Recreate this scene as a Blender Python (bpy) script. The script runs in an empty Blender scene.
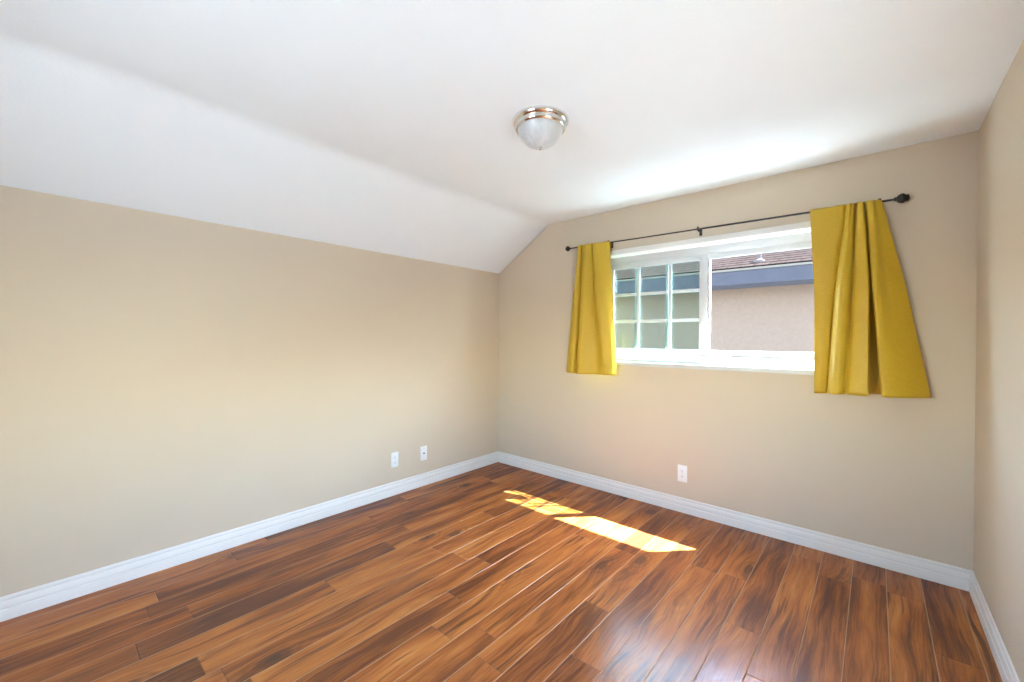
import bpy, bmesh, math, random
from mathutils import Vector, Matrix

random.seed(7)
scene = bpy.context.scene
COL = scene.collection

# ------------------------------------------------------------------ camera
# room axes: x = 0 is the left wall, y = 0 the window wall, z = 0 the floor
cam_data = bpy.data.cameras.new('camera')
cam = bpy.data.objects.new('camera', cam_data)
COL.objects.link(cam)
YAW, PITCH, ROLL = 0.7199, -0.0063, 0.0057
fwd = Vector((-math.sin(YAW) * math.cos(PITCH), math.cos(YAW) * math.cos(PITCH), math.sin(PITCH)))
right = Vector((math.cos(YAW), math.sin(YAW), 0))
up = right.cross(fwd)
r2 = right * math.cos(ROLL) + up * math.sin(ROLL)
u2 = -right * math.sin(ROLL) + up * math.cos(ROLL)
m = Matrix((r2, u2, -fwd)).transposed().to_4x4()
m.translation = Vector((3.0549, -3.266, 1.3298))
cam.matrix_world = m
cam_data.sensor_fit = 'HORIZONTAL'
cam_data.sensor_width = 36.0
cam_data.lens = 414.387 / 1024 * 36.0
cam_data.clip_start = 0.02
cam_data.clip_end = 300
scene.camera = cam

# ------------------------------------------------------------------ sky, sun, daylight
SUN_STRENGTH = 72.0
SKY_STRENGTH = 3.0
world = bpy.data.worlds.new('sky')
scene.world = world
world.use_nodes = True
wn = world.node_tree.nodes
wl = world.node_tree.links
wn.clear()
wo = wn.new('ShaderNodeOutputWorld')
wb = wn.new('ShaderNodeBackground')
ws = wn.new('ShaderNodeTexSky')
ws.sky_type = 'NISHITA'
ws.sun_disc = False
ws.sun_elevation = math.radians(58)
ws.sun_rotation = math.radians(43)
wb.inputs['Strength'].default_value = SKY_STRENGTH
wm = wn.new('ShaderNodeMix')
wm.data_type = 'RGBA'
wm.blend_type = 'MULTIPLY'
wm.inputs[0].default_value = 1.0
wm.inputs[7].default_value = (0.98, 0.975, 0.915, 1)
wl.new(ws.outputs['Color'], wm.inputs[6])
wl.new(wm.outputs[2], wb.inputs['Color'])
wl.new(wb.outputs['Background'], wo.inputs['Surface'])

sun_data = bpy.data.lights.new('sun', 'SUN')
sun_data.energy = SUN_STRENGTH
sun_data.angle = math.radians(0.53)
sun_data.color = (0.74, 0.92, 1.0)
sun = bpy.data.objects.new('sun', sun_data)
COL.objects.link(sun)
SUN_TO = Vector((0.430, 0.455, 1.0)).normalized()
sun.rotation_euler = SUN_TO.to_track_quat('Z', 'Y').to_euler()
sun.location = (6, 6, 12)

vs = scene.view_settings
vs.view_transform = 'Standard'
vs.look = 'None'
vs.exposure = 1.13
vs.gamma = 1.0
vs.use_curve_mapping = False
scene.render.film_transparent = False

# ------------------------------------------------------------------ materials
def nmat(name):
    mt = bpy.data.materials.new(name)
    mt.use_nodes = True
    nt = mt.node_tree
    b = nt.nodes['Principled BSDF']
    return mt, nt, b


class NT:
    """tiny helper for wiring math nodes"""
    def __init__(self, nt):
        self.nt = nt

    def n(self, t, **kw):
        nd = self.nt.nodes.new(t)
        for k, v in kw.items():
            setattr(nd, k, v)
        return nd

    def l(self, a, b):
        self.nt.links.new(a, b)

    def put(self, sock, v):
        if hasattr(v, 'is_output'):
            self.l(v, sock)
        else:
            sock.default_value = v

    def math(self, op, a, b=None, c=None, clamp=False):
        nd = self.n('ShaderNodeMath', operation=op)
        nd.use_clamp = clamp
        for i, v in enumerate((a, b, c)):
            if v is not None:
                self.put(nd.inputs[i], v)
        return nd.outputs[0]

    def comb(self, x, y, z):
        nd = self.n('ShaderNodeCombineXYZ')
        for i, v in enumerate((x, y, z)):
            self.put(nd.inputs[i], v)
        return nd.outputs[0]

    def noise(self, vec, scale=1.0, detail=3.0, rough=0.55, dist=0.0):
        nd = self.n('ShaderNodeTexNoise')
        self.l(vec, nd.inputs['Vector'])
        nd.inputs['Scale'].default_value = scale
        nd.inputs['Detail'].default_value = detail
        nd.inputs['Roughness'].default_value = rough
        nd.inputs['Distortion'].default_value = dist
        return nd.outputs['Fac']

    def ramp(self, fac, stops, interp='LINEAR'):
        nd = self.n('ShaderNodeValToRGB')
        nd.color_ramp.interpolation = interp
        el = nd.color_ramp.elements
        while len(el) < len(stops):
            el.new(0.5)
        for e, (p, c) in zip(el, stops):
            e.position = p
            e.color = (*c, 1) if len(c) == 3 else c
        self.l(fac, nd.inputs['Fac'])
        return nd.outputs['Color']

    def mix(self, fac, a, b, mode='MIX'):
        nd = self.n('ShaderNodeMix', data_type='RGBA', blend_type=mode)
        self.put(nd.inputs[0], fac)
        for s, v in ((nd.inputs[6], a), (nd.inputs[7], b)):
            if hasattr(v, 'is_output'):
                self.l(v, s)
            else:
                s.default_value = (*v, 1)
        return nd.outputs[2]

    def bump(self, h, strength, dist, normal=None):
        nd = self.n('ShaderNodeBump')
        nd.inputs['Strength'].default_value = strength
        nd.inputs['Distance'].default_value = dist
        self.l(h, nd.inputs['Height'])
        if normal is not None:
            self.l(normal, nd.inputs['Normal'])
        return nd.outputs['Normal']

    def obj(self):
        return self.n('ShaderNodeTexCoord').outputs['Object']


def plain(name, col, rough=0.5, metal=0.0, noise_amt=0.03, noise_scale=6.0, bump=0.0, bump_scale=200.0, spec=0.5):
    mt, nt, b = nmat(name)
    k = NT(nt)
    oc = k.obj()
    f = k.noise(oc, noise_scale, 3)
    lo = tuple(max(0, c * (1 - noise_amt)) for c in col)
    hi = tuple(min(1, c * (1 + noise_amt)) for c in col)
    k.l(k.ramp(f, [(0.3, lo), (0.7, hi)]), b.inputs['Base Color'])
    b.inputs['Roughness'].default_value = rough
    b.inputs['Metallic'].default_value = metal
    b.inputs['Specular IOR Level'].default_value = spec
    if bump:
        k.l(k.bump(k.noise(oc, bump_scale, 4, 0.6), bump, 0.002), b.inputs['Normal'])
    return mt


M = {}
M['wall'] = plain('beige_wall_paint', (0.605, 0.505, 0.38), 0.75, noise_amt=0.012, noise_scale=2.0, bump=0.12, bump_scale=160, spec=0.3)
M['ceiling'] = plain('white_ceiling_stipple', (0.84, 0.865, 0.88), 0.9, noise_amt=0.01, noise_scale=3, bump=0.35, bump_scale=75, spec=0.2)
M['trim'] = plain('white_trim_gloss', (0.77, 0.74, 0.695), 0.35, noise_amt=0.01)
M['sill'] = plain('white_sill_paint', (0.60, 0.60, 0.59), 0.4, noise_amt=0.01)
M['soffit'] = plain('blue_grey_soffit_paint', (0.062, 0.059, 0.066), 0.8, spec=0.05)
M['vinyl'] = plain('white_window_vinyl', (0.60, 0.605, 0.61), 0.3, noise_amt=0.01)
M['plate'] = plain('white_plastic', (0.82, 0.82, 0.80), 0.35, noise_amt=0.01)
M['dark_plastic'] = plain('dark_plastic', (0.03, 0.03, 0.03), 0.5)
M['black_metal'] = plain('black_bronze_metal', (0.012, 0.009, 0.007), 0.45, metal=0.1, noise_amt=0.2, noise_scale=60)
M['chrome'] = plain('polished_chrome', (0.82, 0.80, 0.78), 0.07, metal=1.0, noise_amt=0.01)
M['brass_screw'] = plain('steel_screw', (0.5, 0.5, 0.5), 0.3, metal=1.0)
M['stucco'] = plain('peach_stucco', (0.090, 0.062, 0.046), 0.9, noise_amt=0.05, noise_scale=25, bump=0.5, bump_scale=60, spec=0.1)
M['house_stucco'] = plain('cream_stucco', (0.24, 0.22, 0.20), 0.9, noise_amt=0.05, noise_scale=25, bump=0.5, bump_scale=60, spec=0.1)
M['fascia'] = plain('blue_grey_paint', (0.027, 0.0250, 0.0285), 0.8, noise_amt=0.06, noise_scale=14, spec=0.05)
M['drip'] = plain('cream_drip_edge', (0.075, 0.062, 0.050), 0.7, spec=0.05)
M['vent'] = plain('pale_vent_metal', (0.050, 0.037, 0.033), 0.8, spec=0.05)
M['gravel'] = plain('grey_gravel', (0.23, 0.235, 0.24), 0.95, noise_amt=0.25, noise_scale=40, bump=0.5, bump_scale=60)
M['ground'] = plain('pale_concrete', (0.25, 0.25, 0.25), 0.9, noise_amt=0.1, noise_scale=3, bump=0.3, bump_scale=40)


def glass_mat(name, tint, refl=1.0):
    mt, nt, b = nmat(name)
    k = NT(nt)
    out = nt.nodes['Material Output']
    nt.nodes.remove(b)
    tr = k.n('ShaderNodeBsdfTransparent')
    gl = k.n('ShaderNodeBsdfGlossy')
    gl.inputs['Roughness'].default_value = 0.02
    lw = k.n('ShaderNodeLayerWeight')
    lw.inputs['Blend'].default_value = 0.5
    f = k.math('MULTIPLY_ADD', k.math('POWER', lw.outputs['Facing'], 5.0), 0.96 * refl, 0.03 * refl, True)
    mx = k.n('ShaderNodeMixShader')
    nz = k.noise(k.obj(), 3.0, 2)
    lo = tuple(c * 0.985 for c in tint)
    k.l(k.ramp(nz, [(0.3, lo), (0.7, tint)]), tr.inputs['Color'])
    k.l(f, mx.inputs[0])
    k.l(tr.outputs[0], mx.inputs[1])
    k.l(gl.outputs[0], mx.inputs[2])
    k.l(mx.outputs[0], out.inputs['Surface'])
    return mt


M['glass'] = glass_mat('green_tinted_window_glass', (0.88, 0.94, 0.92))
M['clear_glass'] = glass_mat('clear_window_glass', (0.93, 0.95, 0.94))


def frosted():
    mt, nt, b = nmat('frosted_white_glass')
    k = NT(nt)
    f = k.noise(k.obj(), 9.0, 4, 0.6, 1.5)
    k.l(k.ramp(f, [(0.35, (0.52, 0.52, 0.51)), (0.65, (0.64, 0.64, 0.63))]), b.inputs['Base Color'])
    b.inputs['Roughness'].default_value = 0.28
    b.inputs['Subsurface Weight'].default_value = 0.15
    b.inputs['Subsurface Radius'].default_value = (0.02, 0.02, 0.02)
    return mt


M['frosted'] = frosted()


def fabric():
    mt, nt, b = nmat('mustard_satin_fabric')
    k = NT(nt)
    out = nt.nodes['Material Output']
    oc = k.obj()
    sep = k.n('ShaderNodeSeparateXYZ')
    k.l(oc, sep.inputs[0])
    weave = k.noise(k.comb(k.math('MULTIPLY', sep.outputs[0], 60), k.math('MULTIPLY', sep.outputs[1], 60), k.math('MULTIPLY', sep.outputs[2], 420)), 1.0, 2)
    col = k.ramp(weave, [(0.3, (0.53, 0.335, 0.020)), (0.7, (0.60, 0.39, 0.028))])
    k.l(col, b.inputs['Base Color'])
    b.inputs['Roughness'].default_value = 0.48
    b.inputs['Specular IOR Level'].default_value = 0.35
    b.inputs['Sheen Weight'].default_value = 0.12
    b.inputs['Sheen Tint'].default_value = (1.0, 0.85, 0.4, 1)
    k.l(k.bump(weave, 0.15, 0.001), b.inputs['Normal'])
    tl = k.n('ShaderNodeBsdfTranslucent')
    tl.inputs['Color'].default_value = (0.80, 0.50, 0.03, 1)
    mx = k.n('ShaderNodeMixShader')
    mx.inputs[0].default_value = 0.045
    k.l(b.outputs[0], mx.inputs[1])
    k.l(tl.outputs[0], mx.inputs[2])
    k.l(mx.outputs[0], out.inputs['Surface'])
    return mt


M['fabric'] = fabric()


def floor_mat():
    mt, nt, b = nmat('acacia_laminate_planks')
    k = NT(nt)
    oc = k.obj()
    sep = k.n('ShaderNodeSeparateXYZ')
    k.l(oc, sep.inputs[0])
    X, Y = sep.outputs[0], sep.outputs[1]
    PW, PL = 0.1445, 1.21
    px = k.math('DIVIDE', k.math('SUBTRACT', X, 0.0765 - PW * 20), PW)
    ix = k.math('FLOOR', px)
    fx = k.math('FRACT', px)
    wn1 = k.n('ShaderNodeTexWhiteNoise', noise_dimensions='1D')
    k.l(ix, wn1.inputs['W'])
    py = k.math('ADD', k.math('DIVIDE', k.math('ADD', Y, 40.0), PL), wn1.outputs['Value'])
    iy = k.math('FLOOR', py)
    fy = k.math('FRACT', py)
    wn2 = k.n('ShaderNodeTexWhiteNoise', noise_dimensions='2D')
    k.l(k.comb(ix, iy, 0.0), wn2.inputs['Vector'])
    r1 = wn2.outputs['Value']
    sc = k.n('ShaderNodeSeparateColor')
    k.l(wn2.outputs['Color'], sc.inputs[0])
    ra, rb, rc = sc.outputs[0], sc.outputs[1], sc.outputs[2]
    # coordinates private to each plank
    qx = k.math('ADD', X, k.math('MULTIPLY', ra, 37.0))
    qy = k.math('ADD', Y, k.math('MULTIPLY', rb, 53.0))

    def st(sx, sy, extra=0.0):
        return k.comb(k.math('MULTIPLY', qx, sx), k.math('MULTIPLY', qy, sy), k.math('ADD', k.math('MULTIPLY', rc, 9.0), extra))

    # knots: a few per board, the grain flows round them
    vor = k.n('ShaderNodeTexVoronoi')
    k.l(k.comb(k.math('MULTIPLY', qx, 3.8), k.math('MULTIPLY', qy, 1.7), k.math('MULTIPLY', rc, 9.0)), vor.inputs['Vector'])
    vor.inputs['Scale'].default_value = 1.0
    vor.inputs['Randomness'].default_value = 1.0
    kd = vor.outputs['Distance']
    swell = k.math('EXPONENT', k.math('MULTIPLY', k.math('MULTIPLY', kd, kd), -14.0))
    warp = k.noise(k.comb(k.math('MULTIPLY', qx, 5.0), k.math('MULTIPLY', qy, 2.2), 3.0), 1.0, 1.0, 0.4)
    warp = k.math('MULTIPLY', k.math('SUBTRACT', warp, 0.5), 0.06)
    wx = k.math('ADD', k.math('ADD', qx, warp), k.math('MULTIPLY', swell, 0.05))

    def stw(sx, sy, extra=0.0):
        return k.comb(k.math('MULTIPLY', wx, sx), k.math('MULTIPLY', qy, sy), k.math('ADD', k.math('MULTIPLY', rc, 9.0), extra))

    broad = k.noise(stw(9.0, 1.3), 1.0, 2, 0.5, 0.2)
    streak = k.noise(stw(46.0, 2.4, 5.0), 1.0, 4, 0.65, 0.1)
    dark = k.noise(stw(36.0, 1.5, 11.0), 1.0, 3, 0.6, 0.1)
    fine = k.noise(stw(210.0, 7.0, 2.0), 1.0, 3, 0.6)
    rings = k.math('SINE', k.math('MULTIPLY', wx, 420.0))
    rings = k.math('MULTIPLY', rings, k.math('MULTIPLY_ADD', swell, 0.9, 0.1))
    tone = k.math('ADD', k.math('MULTIPLY', broad, 0.55), k.math('MULTIPLY', streak, 0.40))
    tone = k.math('ADD', tone, k.math('MULTIPLY_ADD', r1, 0.13, -0.055))
    tone = k.math('ADD', tone, k.math('MULTIPLY', k.math('SUBTRACT', fine, 0.5), 0.24))
    tone = k.math('ADD', tone, k.math('MULTIPLY', rings, 0.03))
    base = k.ramp(tone, [
        (0.34, (0.115, 0.026, 0.006)),
        (0.43, (0.225, 0.058, 0.010)),
        (0.51, (0.335, 0.096, 0.016)),
        (0.60, (0.440, 0.142, 0.026)),
        (0.72, (0.545, 0.205, 0.050))])
    # heartwood figure
    dm = k.ramp(dark, [(0.55, (0, 0, 0)), (0.68, (0.85, 0.85, 0.85))])
    base = k.mix(dm, base, (0.085, 0.022, 0.006))
    kn = k.math('ADD', kd, k.math('MULTIPLY', k.math('SUBTRACT', streak, 0.5), 0.16))
    kmask = k.ramp(kn, [(0.05, (0.95, 0.95, 0.95)), (0.09, (0.45, 0.45, 0.45)), (0.16, (0.0, 0.0, 0.0))])
    kring = k.math('MULTIPLY_ADD', k.math('SINE', k.math('MULTIPLY', kn, 75.0)), 0.5, 0.5)
    kzone = k.ramp(kd, [(0.05, (0.75, 0.75, 0.75)), (0.30, (0.0, 0.0, 0.0))])
    base = k.mix(k.math('MULTIPLY', kring, kzone), base, (0.085, 0.024, 0.007))
    base = k.mix(kmask, base, (0.060, 0.016, 0.006))
    # seams between planks
    ex = k.math('MULTIPLY', k.math('MINIMUM', fx, k.math('SUBTRACT', 1.0, fx)), PW)
    ey = k.math('MULTIPLY', k.math('MINIMUM', fy, k.math('SUBTRACT', 1.0, fy)), PL)
    e = k.math('MINIMUM', ex, ey)
    # bevel highlights painted pale along the boards, dark butt joints
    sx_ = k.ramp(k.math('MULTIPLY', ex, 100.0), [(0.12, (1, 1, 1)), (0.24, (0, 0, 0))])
    sy_ = k.ramp(k.math('MULTIPLY', ey, 100.0), [(0.05, (1, 1, 1)), (0.13, (0, 0, 0))])
    base = k.mix(k.math('MULTIPLY', sy_, 0.6), base, (0.06, 0.02, 0.008))
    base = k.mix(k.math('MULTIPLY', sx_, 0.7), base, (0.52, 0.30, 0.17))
    k.l(base, b.inputs['Base Color'])
    # gloss
    rr = k.math('MULTIPLY_ADD', streak, 0.10, 0.16)
    b.inputs['Roughness'].default_value = 0.5
    b.inputs['Specular IOR Level'].default_value = 0.12
    # hand scraped ripples across the board, bevelled edges, pores
    rip = k.noise(k.comb(k.math('MULTIPLY', qx, 24.0), k.math('MULTIPLY', qy, 13.0), 0.0), 1.0, 1.0, 0.4, 0.6)
    n1 = k.bump(rip, 0.30, 0.004)
    bev = k.ramp(k.math('MULTIPLY', e, 100.0), [(0.0, (0, 0, 0)), (0.35, (1, 1, 1))], 'EASE')
    n2 = k.bump(bev, 1.0, 0.0024, n1)
    n3 = k.bump(streak, 0.06, 0.002, n2)
    k.l(n3, b.inputs['Normal'])
    out = nt.nodes['Material Output']
    gl = k.n('ShaderNodeBsdfGlossy')
    k.l(rr, gl.inputs['Roughness'])
    k.l(n2, gl.inputs['Normal'])
    lw = k.n('ShaderNodeLayerWeight')
    gf = k.math('MULTIPLY_ADD', k.math('POWER', lw.outputs['Facing'], 5.0), 0.03, 0.085, True)
    mx = k.n('ShaderNodeMixShader')
    k.l(gf, mx.inputs[0])
    k.l(b.outputs[0], mx.inputs[1])
    k.l(gl.outputs[0], mx.inputs[2])
    k.l(mx.outputs[0], out.inputs['Surface'])
    return mt


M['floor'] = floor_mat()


def shingles():
    mt, nt, b = nmat('brown_wood_shingles')
    k = NT(nt)
    oc = k.obj()
    br = k.n('ShaderNodeTexBrick')
    sep = k.n('ShaderNodeSeparateXYZ')
    k.l(oc, sep.inputs[0])
    k.l(k.comb(sep.outputs[0], k.math('MULTIPLY', sep.outputs[1], 1.15), 0.0), br.inputs['Vector'])
    br.inputs['Scale'].default_value = 1.0
    br.inputs['Brick Width'].default_value = 0.16
    br.inputs['Row Height'].default_value = 0.14
    br.inputs['Mortar Size'].default_value = 0.012
    br.inputs['Color1'].default_value = (0.01457, 0.00891, 0.00713, 1)
    br.inputs['Color2'].default_value = (0.00648, 0.00416, 0.00356, 1)
    br.inputs['Mortar'].default_value = (0.00259, 0.00178, 0.00178, 1)
    nz = k.noise(k.comb(k.math('MULTIPLY', sep.outputs[0], 25.0), k.math('MULTIPLY', sep.outputs[1], 6.0), 0.0), 1.0, 3)
    k.l(k.mix(nz, br.outputs['Color'], (0.024, 0.0165, 0.0145)), b.inputs['Base Color'])
    b.inputs['Roughness'].default_value = 0.9
    b.inputs['Specular IOR Level'].default_value = 0.0
    k.l(k.bump(nz, 0.6, 0.01), b.inputs['Normal'])
    return mt


M['shingles'] = shingles()

# ------------------------------------------------------------------ mesh helpers
def finish(name, bm, mat, parent=None, smooth=False, angle=40, origin=None):
    bmesh.ops.remove_doubles(bm, verts=bm.verts, dist=1e-6)
    bmesh.ops.recalc_face_normals(bm, faces=bm.faces)
    if origin is not None:
        bmesh.ops.translate(bm, verts=bm.verts, vec=-Vector(origin))
    me = bpy.data.meshes.new(name)
    bm.to_mesh(me)
    bm.free()
    me.materials.append(mat)
    if smooth:
        for p in me.polygons:
            p.use_smooth = True
        try:
            me.set_sharp_from_angle(angle=math.radians(angle))
        except Exception:
            pass
    o = bpy.data.objects.new(name, me)
    COL.objects.link(o)
    if parent is not None:
        o.parent = parent
    if origin is not None:
        o.location = origin
    return o


def box(bm, x0, x1, y0, y1, z0, z1, bev=0.0, seg=2):
    t = bmesh.new()
    bmesh.ops.create_cube(t, size=1.0)
    for v in t.verts:
        v.co = Vector(((x0 + x1) / 2 + v.co.x * (x1 - x0), (y0 + y1) / 2 + v.co.y * (y1 - y0), (z0 + z1) / 2 + v.co.z * (z1 - z0)))
    if bev:
        bmesh.ops.bevel(t, geom=t.edges[:], offset=bev, segments=seg, profile=0.5, affect='EDGES')
    merge(bm, t)


def merge(bm, t):
    mp = {}
    for v in t.verts:
        mp[v] = bm.verts.new(v.co)
    for f in t.faces:
        try:
            bm.faces.new([mp[v] for v in f.verts])
        except ValueError:
            pass
    t.free()


def prism(bm, poly, to3, a, b):
    """extrude a 2-D polygon between two depths; to3(u, v, w) gives the point"""
    lo = [bm.verts.new(to3(u, v, a)) for u, v in poly]
    hi = [bm.verts.new(to3(u, v, b)) for u, v in poly]
    n = len(poly)
    bm.faces.new(lo)
    bm.faces.new(list(reversed(hi)))
    for i in range(n):
        j = (i + 1) % n
        bm.faces.new((lo[i], hi[i], hi[j], lo[j]))


def lathe(bm, prof, axis_o, axis='Z', seg=48):
    """revolve (radius, distance) pairs about an axis through axis_o"""
    rings = []
    for r, h in prof:
        ring = []
        if r < 1e-6:
            ring = [bm.verts.new(place(axis_o, axis, 0, 0, h))]
        else:
            for i in range(seg):
                a = 2 * math.pi * i / seg
                ring.append(bm.verts.new(place(axis_o, axis, r * math.cos(a), r * math.sin(a), h)))
        rings.append(ring)
    for A, B in zip(rings, rings[1:]):
        if len(A) == 1 and len(B) == 1:
            continue
        for i in range(seg):
            j = (i + 1) % seg
            if len(A) == 1:
                bm.faces.new((A[0], B[i], B[j]))
            elif len(B) == 1:
                bm.faces.new((A[i], A[j], B[0]))
            else:
                bm.faces.new((A[i], A[j], B[j], B[i]))


def place(o, axis, a, b, h):
    if axis == 'Z':
        return Vector((o[0] + a, o[1] + b, o[2] + h))
    if axis == 'X':
        return Vector((o[0] + h, o[1] + a, o[2] + b))
    return Vector((o[0] + a, o[1] + h, o[2] + b))


def empty(name, loc):
    o = bpy.data.objects.new(name, None)
    o.empty_display_size = 0.1
    COL.objects.link(o)
    o.location = loc
    return o


def keep(child, parent):
    """parent a mesh that was built in room coordinates"""
    child.parent = parent
    child.matrix_parent_inverse = Matrix.Translation(parent.location).inverted()
    return child


def tag(o, label, cat, group=None):
    o['label'] = label
    o['category'] = cat
    if group:
        o['group'] = group
    return o


def struct(o, label=None):
    o['kind'] = 'structure'
    if label:
        o['label'] = label
    return o


# ------------------------------------------------------------------ the room
W = 3.4554          # left wall to right wall
NEAR = -4.10         # the wall at the back of the room
CEIL = 2.44
KNEE = 2.0276       # where the sloped ceiling meets the left wall
SLX = 0.642         # where the slope meets the flat ceiling
HX0, HX1, HZ0, HZ1 = 1.19, 2.92, 1.106, 2.052   # window hole
TW = 0.18

bm = bmesh.new()
box(bm, -0.15, W + 0.15, NEAR - 0.15, TW, -0.12, 0.0)
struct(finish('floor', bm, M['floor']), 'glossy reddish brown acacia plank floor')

bm = bmesh.new()
xz = lambda u, v, w: Vector((u, w, v))
low = [(-0.15, KNEE - 0.15 * (CEIL - KNEE) / SLX), (0.0, KNEE)]
n = 10
a0 = Vector((SLX - 0.05, CEIL - 0.05 * (CEIL - KNEE) / SLX))
a1 = Vector((SLX, CEIL))
a2 = Vector((SLX + 0.06, CEIL))
for i in range(n + 1):
    t = i / n
    q = a0 * (1 - t) ** 2 + a1 * 2 * t * (1 - t) + a2 * t * t
    low.append((q.x, q.y))
low += [(W, CEIL), (W + 0.15, CEIL)]
prism(bm, low + [(W + 0.15, CEIL + 0.12), (-0.15, CEIL + 0.12)], xz, NEAR - 0.15, TW)
struct(finish('ceiling', bm, M['ceiling'], smooth=True, angle=20), 'white ceiling, flat above and sloping down to the left wall')

bm = bmesh.new()
box(bm, -0.15, 0.0, NEAR - 0.15, TW, 0.0, KNEE - 0.001)
struct(finish('wall_left', bm, M['wall']))

# wall with the window: inside skin painted, stucco outside
def far_wall(name, y0, y1, mat):
    b_ = bmesh.new()
    sl = lambda x: KNEE + x * (CEIL - KNEE) / SLX
    prism(b_, [(0, 0), (SLX, 0), (SLX, CEIL - 0.02), (0, KNEE - 0.001)], xz, y0, y1)
    prism(b_, [(SLX, 0), (HX0, 0), (HX0, CEIL), (SLX + 0.02, CEIL), (SLX, CEIL - 0.02)], xz, y0, y1)
    prism(b_, [(HX0, 0), (HX1, 0), (HX1, HZ0), (HX0, HZ0)], xz, y0, y1)
    prism(b_, [(HX0, HZ1), (HX1, HZ1), (HX1, CEIL), (HX0, CEIL)], xz, y0, y1)
    prism(b_, [(HX1, 0), (W + 0.15, 0), (W + 0.15, CEIL), (HX1, CEIL)], xz, y0, y1)
    return struct(finish(name, b_, mat))


far_wall('wall_far', 0.0, 0.15, M['wall'])
far_wall('wall_far_outside', 0.15, TW, M['house_stucco'])

# right wall, with an unseen side window added to bring in fill daylight
SY0, SY1, SZ0, SZ1 = -2.50, -1.65, 0.60, 1.42
bm = bmesh.new()
box(bm, W, W + 0.15, NEAR - 0.15, SY0, 0.0, CEIL)
box(bm, W, W + 0.15, SY1, 0.0, 0.0, CEIL)
box(bm, W, W + 0.15, SY0, SY1, 0.0, SZ0)
box(bm, W, W + 0.15, SY0, SY1, SZ1, CEIL)
struct(finish('wall_right', bm, M['wall']))
w2 = struct(empty('fill_window_2', (W + 0.1, -2.075, SZ0)))
bm = bmesh.new()
for a, b_, c, d in ((SY0, SY1, SZ0, SZ0 + 0.04), (SY0, SY1, SZ1 - 0.04, SZ1), (SY0, SY0 + 0.04, SZ0 + 0.04, SZ1 - 0.04), (SY1 - 0.04, SY1, SZ0 + 0.04, SZ1 - 0.04)):
    box(bm, W + 0.10, W + 0.15, a, b_, c, d, 0.003)
keep(struct(finish('window_frame', bm, M['vinyl'])), w2)

# wall behind the camera; its window is invented for extra daylight from the back
NX0, NX1, NZ0, NZ1 = 1.3, 2.4, 0.9, 1.85
bm = bmesh.new()
prism(bm, [(0, 0), (NX0, 0), (NX0, CEIL), (SLX, CEIL - 0.01), (0, KNEE)], xz, NEAR - 0.15, NEAR)
prism(bm, [(NX0, 0), (NX1, 0), (NX1, NZ0), (NX0, NZ0)], xz, NEAR - 0.15, NEAR)
prism(bm, [(NX0, NZ1), (NX1, NZ1), (NX1, CEIL), (NX0, CEIL)], xz, NEAR - 0.15, NEAR)
prism(bm, [(NX1, 0), (W, 0), (W, CEIL), (NX1, CEIL)], xz, NEAR - 0.15, NEAR)
struct(finish('wall_near', bm, M['wall']))
w3 = struct(empty('fill_window_3', (1.85, NEAR - 0.1, NZ0)))
bm = bmesh.new()
for a, b_, c, d in ((NX0, NX1, NZ0, NZ0 + 0.04), (NX0, NX1, NZ1 - 0.04, NZ1), (NX0, NX0 + 0.04, NZ0 + 0.04, NZ1 - 0.04), (NX1 - 0.04, NX1, NZ0 + 0.04, NZ1 - 0.04)):
    box(bm, a, b_, NEAR - 0.15, NEAR - 0.10, c, d, 0.003)
keep(struct(finish('window_frame', bm, M['vinyl'])), w3)

# baseboards: stepped colonial profile, (depth from wall, height)
BB = [(0.0, 0.0), (0.0155, 0.0), (0.0160, 0.046), (0.0150, 0.050), (0.0110, 0.052), (0.0108, 0.057), (0.0140, 0.060), (0.0136, 0.070), (0.0115, 0.082),
      (0.0095, 0.086), (0.0062, 0.088), (0.0060, 0.0935), (0.0092, 0.096), (0.0090, 0.103), (0.0060, 0.1095), (0.0030, 0.1102), (0.0, 0.1102)]
bm = bmesh.new()
def bb_corner(bm_, pts):
    """sweep the profile along wall line with mitred ends: pts = list of functions d,h -> point"""
    rows = [[bm_.verts.new(f(d, h)) for d, h in BB] for f in pts]
    for A, B in zip(rows, rows[1:]):
        for i in range(len(BB)):
            j = (i + 1) % len(BB)
            bm_.faces.new((A[i], B[i], B[j], A[j]))
    bm_.faces.new(rows[0])
    bm_.faces.new(list(reversed(rows[-1])))


bb_corner(bm, [lambda d, h: Vector((d, NEAR, h)), lambda d, h: Vector((d, -d, h))])
struct(finish('baseboard_left', bm, M['trim'], smooth=True, angle=28))
bm = bmesh.new()
bb_corner(bm, [lambda d, h: Vector((d, -d, h)), lambda d, h: Vector((W - d, -d, h))])
struct(finish('baseboard_far', bm, M['trim'], smooth=True, angle=28))
bm = bmesh.new()
bb_corner(bm, [lambda d, h: Vector((W - d, -d, h)), lambda d, h: Vector((W - d, NEAR, h))])
struct(finish('baseboard_right', bm, M['trim'], smooth=True, angle=28))

# ------------------------------------------------------------------ window_1
w1 = struct(empty('window_1', (2.055, 0.0, 1.138)), 'white vinyl slider window with open right side')
SILL = 1.138
bm = bmesh.new()
box(bm, HX0 - 0.03, HX1 + 0.03, -0.008, 0.0, HZ0, SILL, 0.003)
box(bm, HX0, HX1, -0.004, 0.17, HZ0 + 0.002, SILL, 0.002)
keep(struct(finish('window_sill', bm, M['sill'])), w1)
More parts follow.
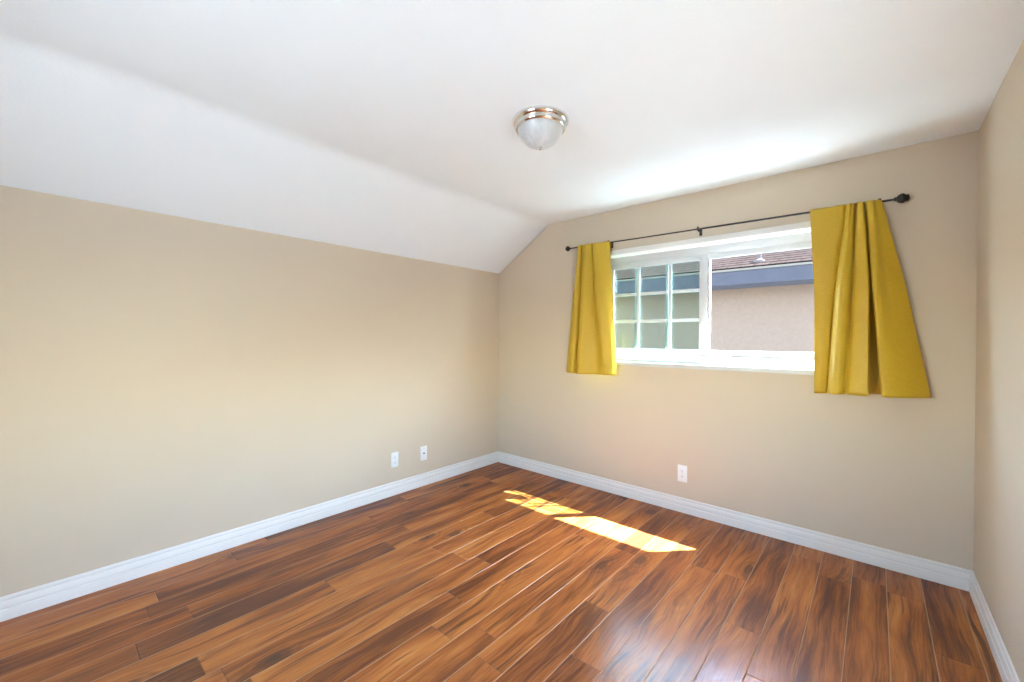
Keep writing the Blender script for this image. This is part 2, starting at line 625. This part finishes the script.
# casing on the wall above and beside the opening
bm = bmesh.new()
box(bm, HX0 - 0.04, HX1 + 0.04, -0.010, 0.0, HZ1 - 0.002, 2.092, 0.003)
box(bm, HX0 - 0.04, HX0, -0.010, 0.0, SILL, HZ1 - 0.002, 0.003)
box(bm, HX1, HX1 + 0.04, -0.010, 0.0, SILL, HZ1 - 0.002, 0.003)
keep(struct(finish('window_casing', bm, M['trim'])), w1)
# white lining of the reveal
bm = bmesh.new()
box(bm, HX0, HX1, 0.0, 0.115, HZ1 - 0.004, HZ1, 0.0)
box(bm, HX0, HX0 + 0.004, 0.0, 0.115, SILL, HZ1 - 0.004, 0.0)
box(bm, HX1 - 0.004, HX1, 0.0, 0.115, SILL, HZ1 - 0.004, 0.0)
keep(struct(finish('window_jamb', bm, M['trim'])), w1)
# fixed outer frame with sliding track
FY0, FY1 = 0.115, 0.165
HEAD = 1.945
GB = 1.247
bm = bmesh.new()
box(bm, HX0, HX1, FY0, FY0 + 0.020, 1.990, HZ1, 0.003)
box(bm, HX0 + 0.02, HX1 - 0.03, FY0 + 0.006, FY0 + 0.020, HEAD, 1.993, 0.002)
box(bm, HX0, HX1, FY0 + 0.020, FY1, 2.020, HZ1, 0.0)
box(bm, HX0, HX1, FY0, FY1, SILL, 1.200, 0.003)
box(bm, 2.01, HX1 - 0.03, FY0 + 0.020, FY1 - 0.01, 1.198, GB, 0.003)
box(bm, HX0, HX0 + 0.035, FY0, FY1, 1.198, 2.022, 0.003)
box(bm, HX1 - 0.055, HX1, FY0, FY1, 1.198, 2.022, 0.003)
keep(struct(finish('window_frame', bm, M['vinyl'], smooth=True)), w1)


def sash(y0, y1, x0, x1, z0, z1, gx0, gx1, gz0, gz1, mxs, mzs, mw, glass_y, outer=False):
    bm_ = bmesh.new()
    box(bm_, x0, gx0, y0, y1, z0, z1, 0.003)
    box(bm_, gx1, x1, y0, y1, z0, z1, 0.003)
    box(bm_, gx0, gx1, y0 + 0.001, y1 - 0.001, z0, gz0, 0.002)
    box(bm_, gx0, gx1, y0 + 0.001, y1 - 0.001, gz1, z1, 0.002)
    s = keep(struct(finish('sash', bm_, M['vinyl'], smooth=True)), w1)
    ym = (y0 + y1) / 2
    for mx in mxs:
        bm_ = bmesh.new()
        ya, yb = (glass_y + 0.0025, glass_y + 0.0045) if outer else (glass_y - 0.007, glass_y - 0.002)
        box(bm_, mx - mw / 2, mx + mw / 2, ya, yb, gz0, gz1, 0.0008)
        o = finish('muntin', bm_, M['vinyl'], smooth=True)
        o.parent = s
        struct(o)
    for mz in mzs:
        bm_ = bmesh.new()
        ya, yb = (glass_y + 0.0025, glass_y + 0.0042) if outer else (glass_y - 0.0062, glass_y - 0.002)
        box(bm_, gx0, gx1, ya, yb, mz - mw / 2, mz + mw / 2, 0.0008)
        o = finish('muntin', bm_, M['vinyl'], smooth=True)
        o.parent = s
        struct(o)
    bm_ = bmesh.new()
    box(bm_, gx0, gx1, glass_y - 0.002, glass_y + 0.002, gz0, gz1)
    o = finish('glass_pane', bm_, M['glass'])
    o.parent = s
    struct(o)
    return s


# the sliding sash is pushed over the fixed one, so the right half stands open
sash(0.116, 0.134, 1.227, 2.086, 1.212, 1.988, 1.295, 2.022, 1.249, 1.944, (1.525, 1.795), (1.716, 1.482), 0.024, 0.128)
sash(0.143, 0.160, 1.227, 2.075, 1.200, 2.019, 1.265, 2.040, 1.238, 1.965, (1.487, 1.757), (1.716, 1.482), 0.022, 0.154, True)
bm = bmesh.new()
box(bm, 2.086, 2.098, 0.118, 0.150, 1.200, 2.0, 0.002)
keep(struct(finish('meeting_stile', bm, M['vinyl'])), w1)

# ------------------------------------------------------------------ curtain rod
RY = -0.060
rz = lambda x: 2.157 - 0.0114 * (x - 0.911)
rod = tag(empty('curtain_rod', (2.05, RY, rz(2.05))), 'thin black curtain rod with ball finials above the window', 'curtain rod')


def tube_x(bm_, x0, x1, r, seg=20):
    A, B = [], []
    for i in range(seg):
        a = 2 * math.pi * i / seg
        A.append(bm_.verts.new((x0, RY + r * math.cos(a), rz(x0) + r * math.sin(a))))
        B.append(bm_.verts.new((x1, RY + r * math.cos(a), rz(x1) + r * math.sin(a))))
    for i in range(seg):
        j = (i + 1) % seg
        bm_.faces.new((A[i], A[j], B[j], B[i]))
    bm_.faces.new(A)
    bm_.faces.new(list(reversed(B)))


bm = bmesh.new()
tube_x(bm, 0.935, 2.10, 0.0050)
tube_x(bm, 2.09, 3.140, 0.0064)
keep(finish('pole', bm, M['black_metal'], smooth=True), rod)
fin = [(0.0, 0.0), (0.010, 0.0), (0.0105, 0.006), (0.0095, 0.009), (0.015, 0.013), (0.021, 0.022), (0.0245, 0.032), (0.0235, 0.041),
       (0.018, 0.047), (0.016, 0.050), (0.0175, 0.054), (0.015, 0.060), (0.008, 0.064), (0.0, 0.0655)]
bm = bmesh.new()
lathe(bm, [(r * 1.12, h) for r, h in fin], (3.128, RY, rz(3.128)), 'X', 24)
keep(finish('finial', bm, M['black_metal'], smooth=True), rod)
bm = bmesh.new()
lathe(bm, [(r * 0.95, -h * 0.72) for r, h in fin], (0.945, RY, rz(0.945)), 'X', 24)
keep(finish('finial', bm, M['black_metal'], smooth=True), rod)
for bx in (1.338, 2.066, 3.066):
    z = rz(bx)
    bm = bmesh.new()
    box(bm, bx - 0.010, bx + 0.010, -0.004, 0.0, z - 0.038, z + 0.020, 0.001)
    box(bm, bx - 0.005, bx + 0.005, RY - 0.004, -0.003, z - 0.016, z - 0.009, 0.001)
    # cradle under the rod
    pr = []
    for i in range(11):
        a = math.pi + math.pi * i / 10
        pr.append((RY + 0.0115 * math.cos(a), z + 0.0115 * math.sin(a)))
    for i in range(11):
        a = 2 * math.pi - math.pi * i / 10
        pr.append((RY + 0.0082 * math.cos(a), z + 0.0082 * math.sin(a)))
    prism(bm, pr, lambda u, v, w: Vector((w, u, v)), bx - 0.006, bx + 0.006)
    box(bm, bx - 0.006, bx + 0.006, RY - 0.013, RY - 0.0095, z - 0.004, z + 0.016, 0.001)
    br = keep(finish('bracket', bm, M['black_metal']), rod)

# ------------------------------------------------------------------ curtains
def catmull(pts, u):
    n_ = len(pts) - 1
    s = min(max(u, 0.0), 1.0) * n_
    i = min(int(s), n_ - 1)
    t = s - i
    p = [pts[min(max(i + d, 0), n_)] for d in (-1, 0, 1, 2)]
    out = []
    for c in (0, 1):
        a, b_, c_, d_ = (q[c] for q in p)
        out.append(0.5 * ((2 * b_) + (-a + c_) * t + (2 * a - 5 * b_ + 4 * c_ - d_) * t * t + (-a + 3 * b_ - 3 * c_ + d_) * t ** 3))
    return out


def curtain(name, stations, zbot, label, seed, tilt=0.0, nu=190, nv=64):
    rnd = random.Random(seed)
    ph = [rnd.uniform(0, 6.28) for _ in range(8)]
    bm_ = bmesh.new()
    rows = []
    first = stations[0][1]

    def row(v):
        for (va, A), (vb, B) in zip(stations, stations[1:]):
            if v <= vb:
                t = (v - va) / (vb - va)
                break
        else:
            t = 1.0
        t = min(max(t, 0), 1)
        res = []
        for i in range(nu + 1):
            u = i / nu
            a, b_ = catmull(A, u), catmull(B, u)
            res.append((a[0] * (1 - t) + b_[0] * t, a[1] * (1 - t) + b_[1] * t))
        return res

    top = row(0)
    # rod pocket: up the back of the rod, over it, then down the front
    for dy, dz in ((0.018, -0.045), (0.0165, -0.02), (0.0150, 0.0), (0.010, 0.008), (0.0, 0.0100), (-0.008, 0.009)):
        r_ = []
        for i, (x, y) in enumerate(top):
            k_ = 0.5 + 0.5 * math.sin(i * 0.55 + ph[0]) * math.sin(i * 0.23 + ph[1])
            r_.append(bm_.verts.new((x, RY + dy, rz(x) + dz + (0.006 * k_ if dz > 0.005 else 0))))
        rows.append(r_)
    for j in range(nv + 1):
        v = j / nv
        pr_ = row(v)
        r_ = []
        for i, (x, y) in enumerate(pr_):
            u = i / nu
            ztop = rz(x) + 0.003
            z = ztop + (zbot + tilt * (u - 0.5) - ztop) * v
            # gathers die out below the pocket, soft creases further down
            g = math.exp(-v * 9.0)
            y += 0.0035 * g * math.sin(u * 75 + ph[2] + 3 * math.sin(u * 9 + ph[3]))
            y += 0.0022 * math.sin(u * 11 + v * 7 + ph[4]) * math.sin(v * 10 + ph[5]) * v
            y += 0.0010 * math.sin(v * 46 + 5 * math.sin(u * 5 + ph[6])) * (0.4 + 0.6 * u)
            if v < 0.06:
                y = min(y, RY - 0.0095)
            if 0.025 < v < 0.045:
                y += 0.0012          # stitch line of the pocket
            if v > 0.955:
                y -= 0.0012          # doubled hem
                z += 0.003 * math.sin(u * 6 + ph[7])
            y = min(y, -0.012)
            r_.append(bm_.verts.new((x, y, z)))
        rows.append(r_)
    for A, B in zip(rows, rows[1:]):
        for i in range(nu):
            bm_.faces.new((A[i], B[i], B[i + 1], A[i + 1]))
    xs = [q[0] for q in top]
    ox = sum(xs) / len(xs)
    o = finish(name, bm_, M['fabric'], smooth=True, angle=180, origin=(ox, RY, zbot))
    sm = o.modifiers.new('thickness', 'SOLIDIFY')
    sm.thickness = 0.0016
    sm.offset = 0.0
    return tag(o, label, 'curtain', 'mustard curtains on the rod')


RT = [(2.739, -.074), (2.80, -.078), (2.875, -.080), (2.912, -.073), (2.918, -.072), (2.920, -.096), (2.937, -.106), (2.953, -.098), (2.962, -.073),
      (2.970, -.102), (2.990, -.104), (2.999, -.090), (3.002, -.072), (3.007, -.072), (3.010, -.098), (3.033, -.106), (3.054, -.084), (3.076, -.073)]
RM = [(2.765, -.060), (2.80, -.068), (2.848, -.062), (2.872, -.046), (2.866, -.070), (2.886, -.128), (2.908, -.142), (2.936, -.128), (2.951, -.096),
      (2.964, -.136), (3.008, -.148), (3.027, -.132), (3.008, -.024), (3.056, -.024), (3.040, -.136), (3.066, -.150), (3.11, -.104), (3.182, -.055)]
RB = [(2.769, -.055), (2.795, -.064), (2.824, -.052), (2.840, -.030), (2.832, -.062), (2.858, -.142), (2.882, -.160), (2.905, -.150), (2.922, -.134),
      (2.945, -.160), (3.003, -.172), (3.028, -.158), (3.000, -.018), (3.118, -.018), (3.084, -.160), (3.112, -.176), (3.20, -.134), (3.285, -.060)]
curtain('curtain', [(0.0, RT), (0.45, RM), (1.0, RB)], 1.010,
        'wide mustard yellow curtain bunched at the right end of the black rod', 3, 0.022)
LT = [(1.04, -.073), (1.055, -.098), (1.075, -.098), (1.086, -.073), (1.094, -.072), (1.104, -.100), (1.145, -.106), (1.178, -.074), (1.192, -.072), (1.208, -.104), (1.28, -.096), (1.350, -.073)]
LM = [(.965, -.055), (1.0, -.090), (1.04, -.095), (1.072, -.058), (1.078, -.050), (1.088, -.110), (1.13, -.134), (1.19, -.098), (1.215, -.076), (1.262, -.122), (1.34, -.104), (1.386, -.060)]
LB = [(.905, -.050), (.95, -.095), (1.0, -.104), (1.036, -.056), (1.042, -.046), (1.052, -.118), (1.10, -.146), (1.2, -.118), (1.28, -.108), (1.35, -.122), (1.40, -.092), (1.418, -.060)]
curtain('curtain', [(0.0, LT), (0.5, LM), (1.0, LB)], 1.022,
        'narrow mustard yellow curtain gathered at the left end of the rod', 5)

# ------------------------------------------------------------------ ceiling light
LX, LY = 1.76, -1.58
lamp = tag(empty('ceiling_light', (LX, LY, CEIL)), 'flush mount ceiling light with chrome rings and frosted glass bowl', 'ceiling light')
bm = bmesh.new()
lathe(bm, [(0.0, 0.0), (0.142, 0.0), (0.1445, -0.004), (0.1445, -0.010), (0.141, -0.018), (0.134, -0.024), (0.1295, -0.0255), (0.1285, -0.030),
           (0.1310, -0.033), (0.1305, -0.040), (0.126, -0.046), (0.1195, -0.049), (0.1150, -0.048), (0.1145, -0.044), (0.0, -0.044)], (LX, LY, CEIL), 'Z', 72)
keep(finish('chrome_base', bm, M['chrome'], smooth=True, angle=50), lamp)
bm = bmesh.new()
prof = []
for i in range(15):
    t = i / 14
    r = 0.1138 * math.cos(t * math.pi / 2) ** 0.86 if i < 14 else 0.0
    prof.append((r, -0.0455 - 0.089 * math.sin(t * math.pi / 2) ** 1.25))
lathe(bm, prof, (LX, LY, CEIL), 'Z', 64)
keep(finish('glass_bowl', bm, M['frosted'], smooth=True, angle=80), lamp)
bm = bmesh.new()
lathe(bm, [(0.0, 0.0), (0.009, 0.0), (0.0095, -0.003), (0.006, -0.005), (0.0055, -0.007), (0.0075, -0.010), (0.0065, -0.014), (0.0, -0.016)], (LX, LY, CEIL - 0.133), 'Z', 24)
keep(finish('finial', bm, M['chrome'], smooth=True), lamp)

# ------------------------------------------------------------------ wall plates
def wall_frame(origin, nrm):
    """returns f(a, d, h): a along wall, d out of the wall, h up"""
    o = Vector(origin)
    nv_ = Vector(nrm)
    al = Vector((0, 0, 1)).cross(nv_) * -1
    return lambda a, d, h: o + al * a + nv_ * d + Vector((0, 0, h))


def mapped_box(bm_, F, a0, a1, d0, d1, h0, h1, bev=0.0):
    t = bmesh.new()
    box(t, a0, a1, d0, d1, h0, h1, bev)
    for v in t.verts:
        v.co = F(v.co.x, v.co.y, v.co.z)
    merge(bm_, t)


def mapped_disc(bm_, F, a, h, r, d0, d1, seg=16):
    A = [bm_.verts.new(F(a + r * math.cos(2 * math.pi * i / seg), d0, h + r * math.sin(2 * math.pi * i / seg))) for i in range(seg)]
    B = [bm_.verts.new(F(a + r * math.cos(2 * math.pi * i / seg), d1, h + r * math.sin(2 * math.pi * i / seg))) for i in range(seg)]
    for i in range(seg):
        j = (i + 1) % seg
        bm_.faces.new((A[i], A[j], B[j], B[i]))
    bm_.faces.new(B)
    bm_.faces.new(A)


def outlet(origin, nrm, label):
    F = wall_frame(origin, nrm)
    root = tag(empty('electrical_outlet', origin), label, 'outlet', 'wall outlets')
    b1 = bmesh.new()
    mapped_box(b1, F, -0.0355, 0.0355, 0.0, 0.006, -0.0635, 0.0635, 0.0022)
    keep(finish('cover_plate', b1, M['plate'], smooth=True), root)
    for hz in (0.0205, -0.0205):
        b2 = bmesh.new()
        mapped_box(b2, F, -0.0165, 0.0165, 0.004, 0.0078, hz - 0.014, hz + 0.014, 0.0015)
        s = keep(finish('socket', b2, M['plate'], smooth=True), root)
        b3 = bmesh.new()
        mapped_box(b3, F, -0.0075, -0.0052, 0.0070, 0.0081, hz - 0.001, hz + 0.008)
        mapped_box(b3, F, 0.0052, 0.0075, 0.0070, 0.0081, hz - 0.001, hz + 0.0065)
        mapped_disc(b3, F, 0.0, hz - 0.0075, 0.0026, 0.0070, 0.0081)
        o = finish('slot', b3, M['dark_plastic'])
        o.parent = s
    b4 = bmesh.new()
    mapped_disc(b4, F, 0.0, 0.0, 0.003, 0.005, 0.0068)
    keep(finish('screw', b4, M['brass_screw']), root)
    return root


outlet((0.0, -1.283, 0.297), (1, 0, 0), 'white duplex outlet on the left wall, further from the corner')
outlet((1.946, 0.0, 0.297), (0, -1, 0), 'white duplex outlet on the wall under the window')
F = wall_frame((0.0, -0.984, 0.291), (1, 0, 0))
cj = tag(empty('cable_jack', (0.0, -0.984, 0.291)), 'white wall plate with one dark cable jack, near the corner', 'cable outlet')
bm = bmesh.new()
mapped_box(bm, F, -0.0355, 0.0355, 0.0, 0.006, -0.0635, 0.0635, 0.0022)
keep(finish('cover_plate', bm, M['plate'], smooth=True), cj)
bm = bmesh.new()
mapped_disc(bm, F, 0.0, 0.0, 0.0075, 0.005, 0.008, 6)
mapped_disc(bm, F, 0.0, 0.0, 0.0048, 0.008, 0.015, 16)
keep(finish('coaxial_connector', bm, M['dark_plastic'], smooth=True), cj)
for hz in (0.042, -0.042):
    bm = bmesh.new()
    mapped_disc(bm, F, 0.0, hz, 0.003, 0.005, 0.0068)
    keep(finish('screw', bm, M['brass_screw']), cj)

# ------------------------------------------------------------------ the house next door
GZ = -0.25
bm = bmesh.new()
box(bm, -30, 30, -30, 30, GZ - 0.1, GZ)
struct(finish('ground', bm, M['gravel']))
bm = bmesh.new()
box(bm, -12, 12, TW, 3.05, GZ, GZ + 0.01)
struct(finish('ground_walkway', bm, M['ground']))
house = tag(empty('neighbor_house', (2.0, 3.0, GZ)), 'peach stucco house with brown shingle roof seen through the window', 'house')
EY = 2.60
WY = 3.05
bm = bmesh.new()
box(bm, -9, 12, WY, WY + 7, GZ, 2.12)
keep(finish('wall', bm, M['stucco']), house)
bm = bmesh.new()
box(bm, -9.4, 12.4, EY, EY + 0.03, 2.03, 2.222, 0.003)
keep(finish('fascia', bm, M['fascia']), house)
bm = bmesh.new()
box(bm, -9.4, 12.4, EY + 0.03, WY, 2.03, 2.045)
keep(finish('soffit', bm, M['soffit']), house)
bm = bmesh.new()
box(bm, -9.4, 12.4, EY - 0.014, EY + 0.012, 2.208, 2.236, 0.003)
keep(finish('drip_edge', bm, M['drip']), house)
bm = bmesh.new()
# shingle courses step up the slope
pitch = math.radians(24)
prof = []
y, z = EY - 0.03, 2.244
lo_ = []
nstep = 36
for i in range(nstep):
    prof.append((y, z))
    prof.append((y, z + 0.006))
    y += 0.10
    z += 0.10 * math.tan(pitch) - 0.0
prof2 = prof + [(y, z), (y + 0.1, z - 0.05), (y + 3.6, 2.24)]
prism(bm, prof2, lambda u, v, w: Vector((w, u, v)), -9.4, 12.4)
keep(finish('roof', bm, M['shingles']), house)
bm = bmesh.new()
vx, vy = 1.94, 2.76
vz = 2.244 + (vy - EY) * math.tan(pitch)
lathe(bm, [(0.075, -0.05), (0.065, 0.02), (0.035, 0.035), (0.022, 0.045), (0.020, 0.11), (0.026, 0.115), (0.026, 0.13), (0.0, 0.132)], (vx, vy, vz), 'Z', 20)
keep(finish('vent_pipe', bm, M['vent'], smooth=True), house)
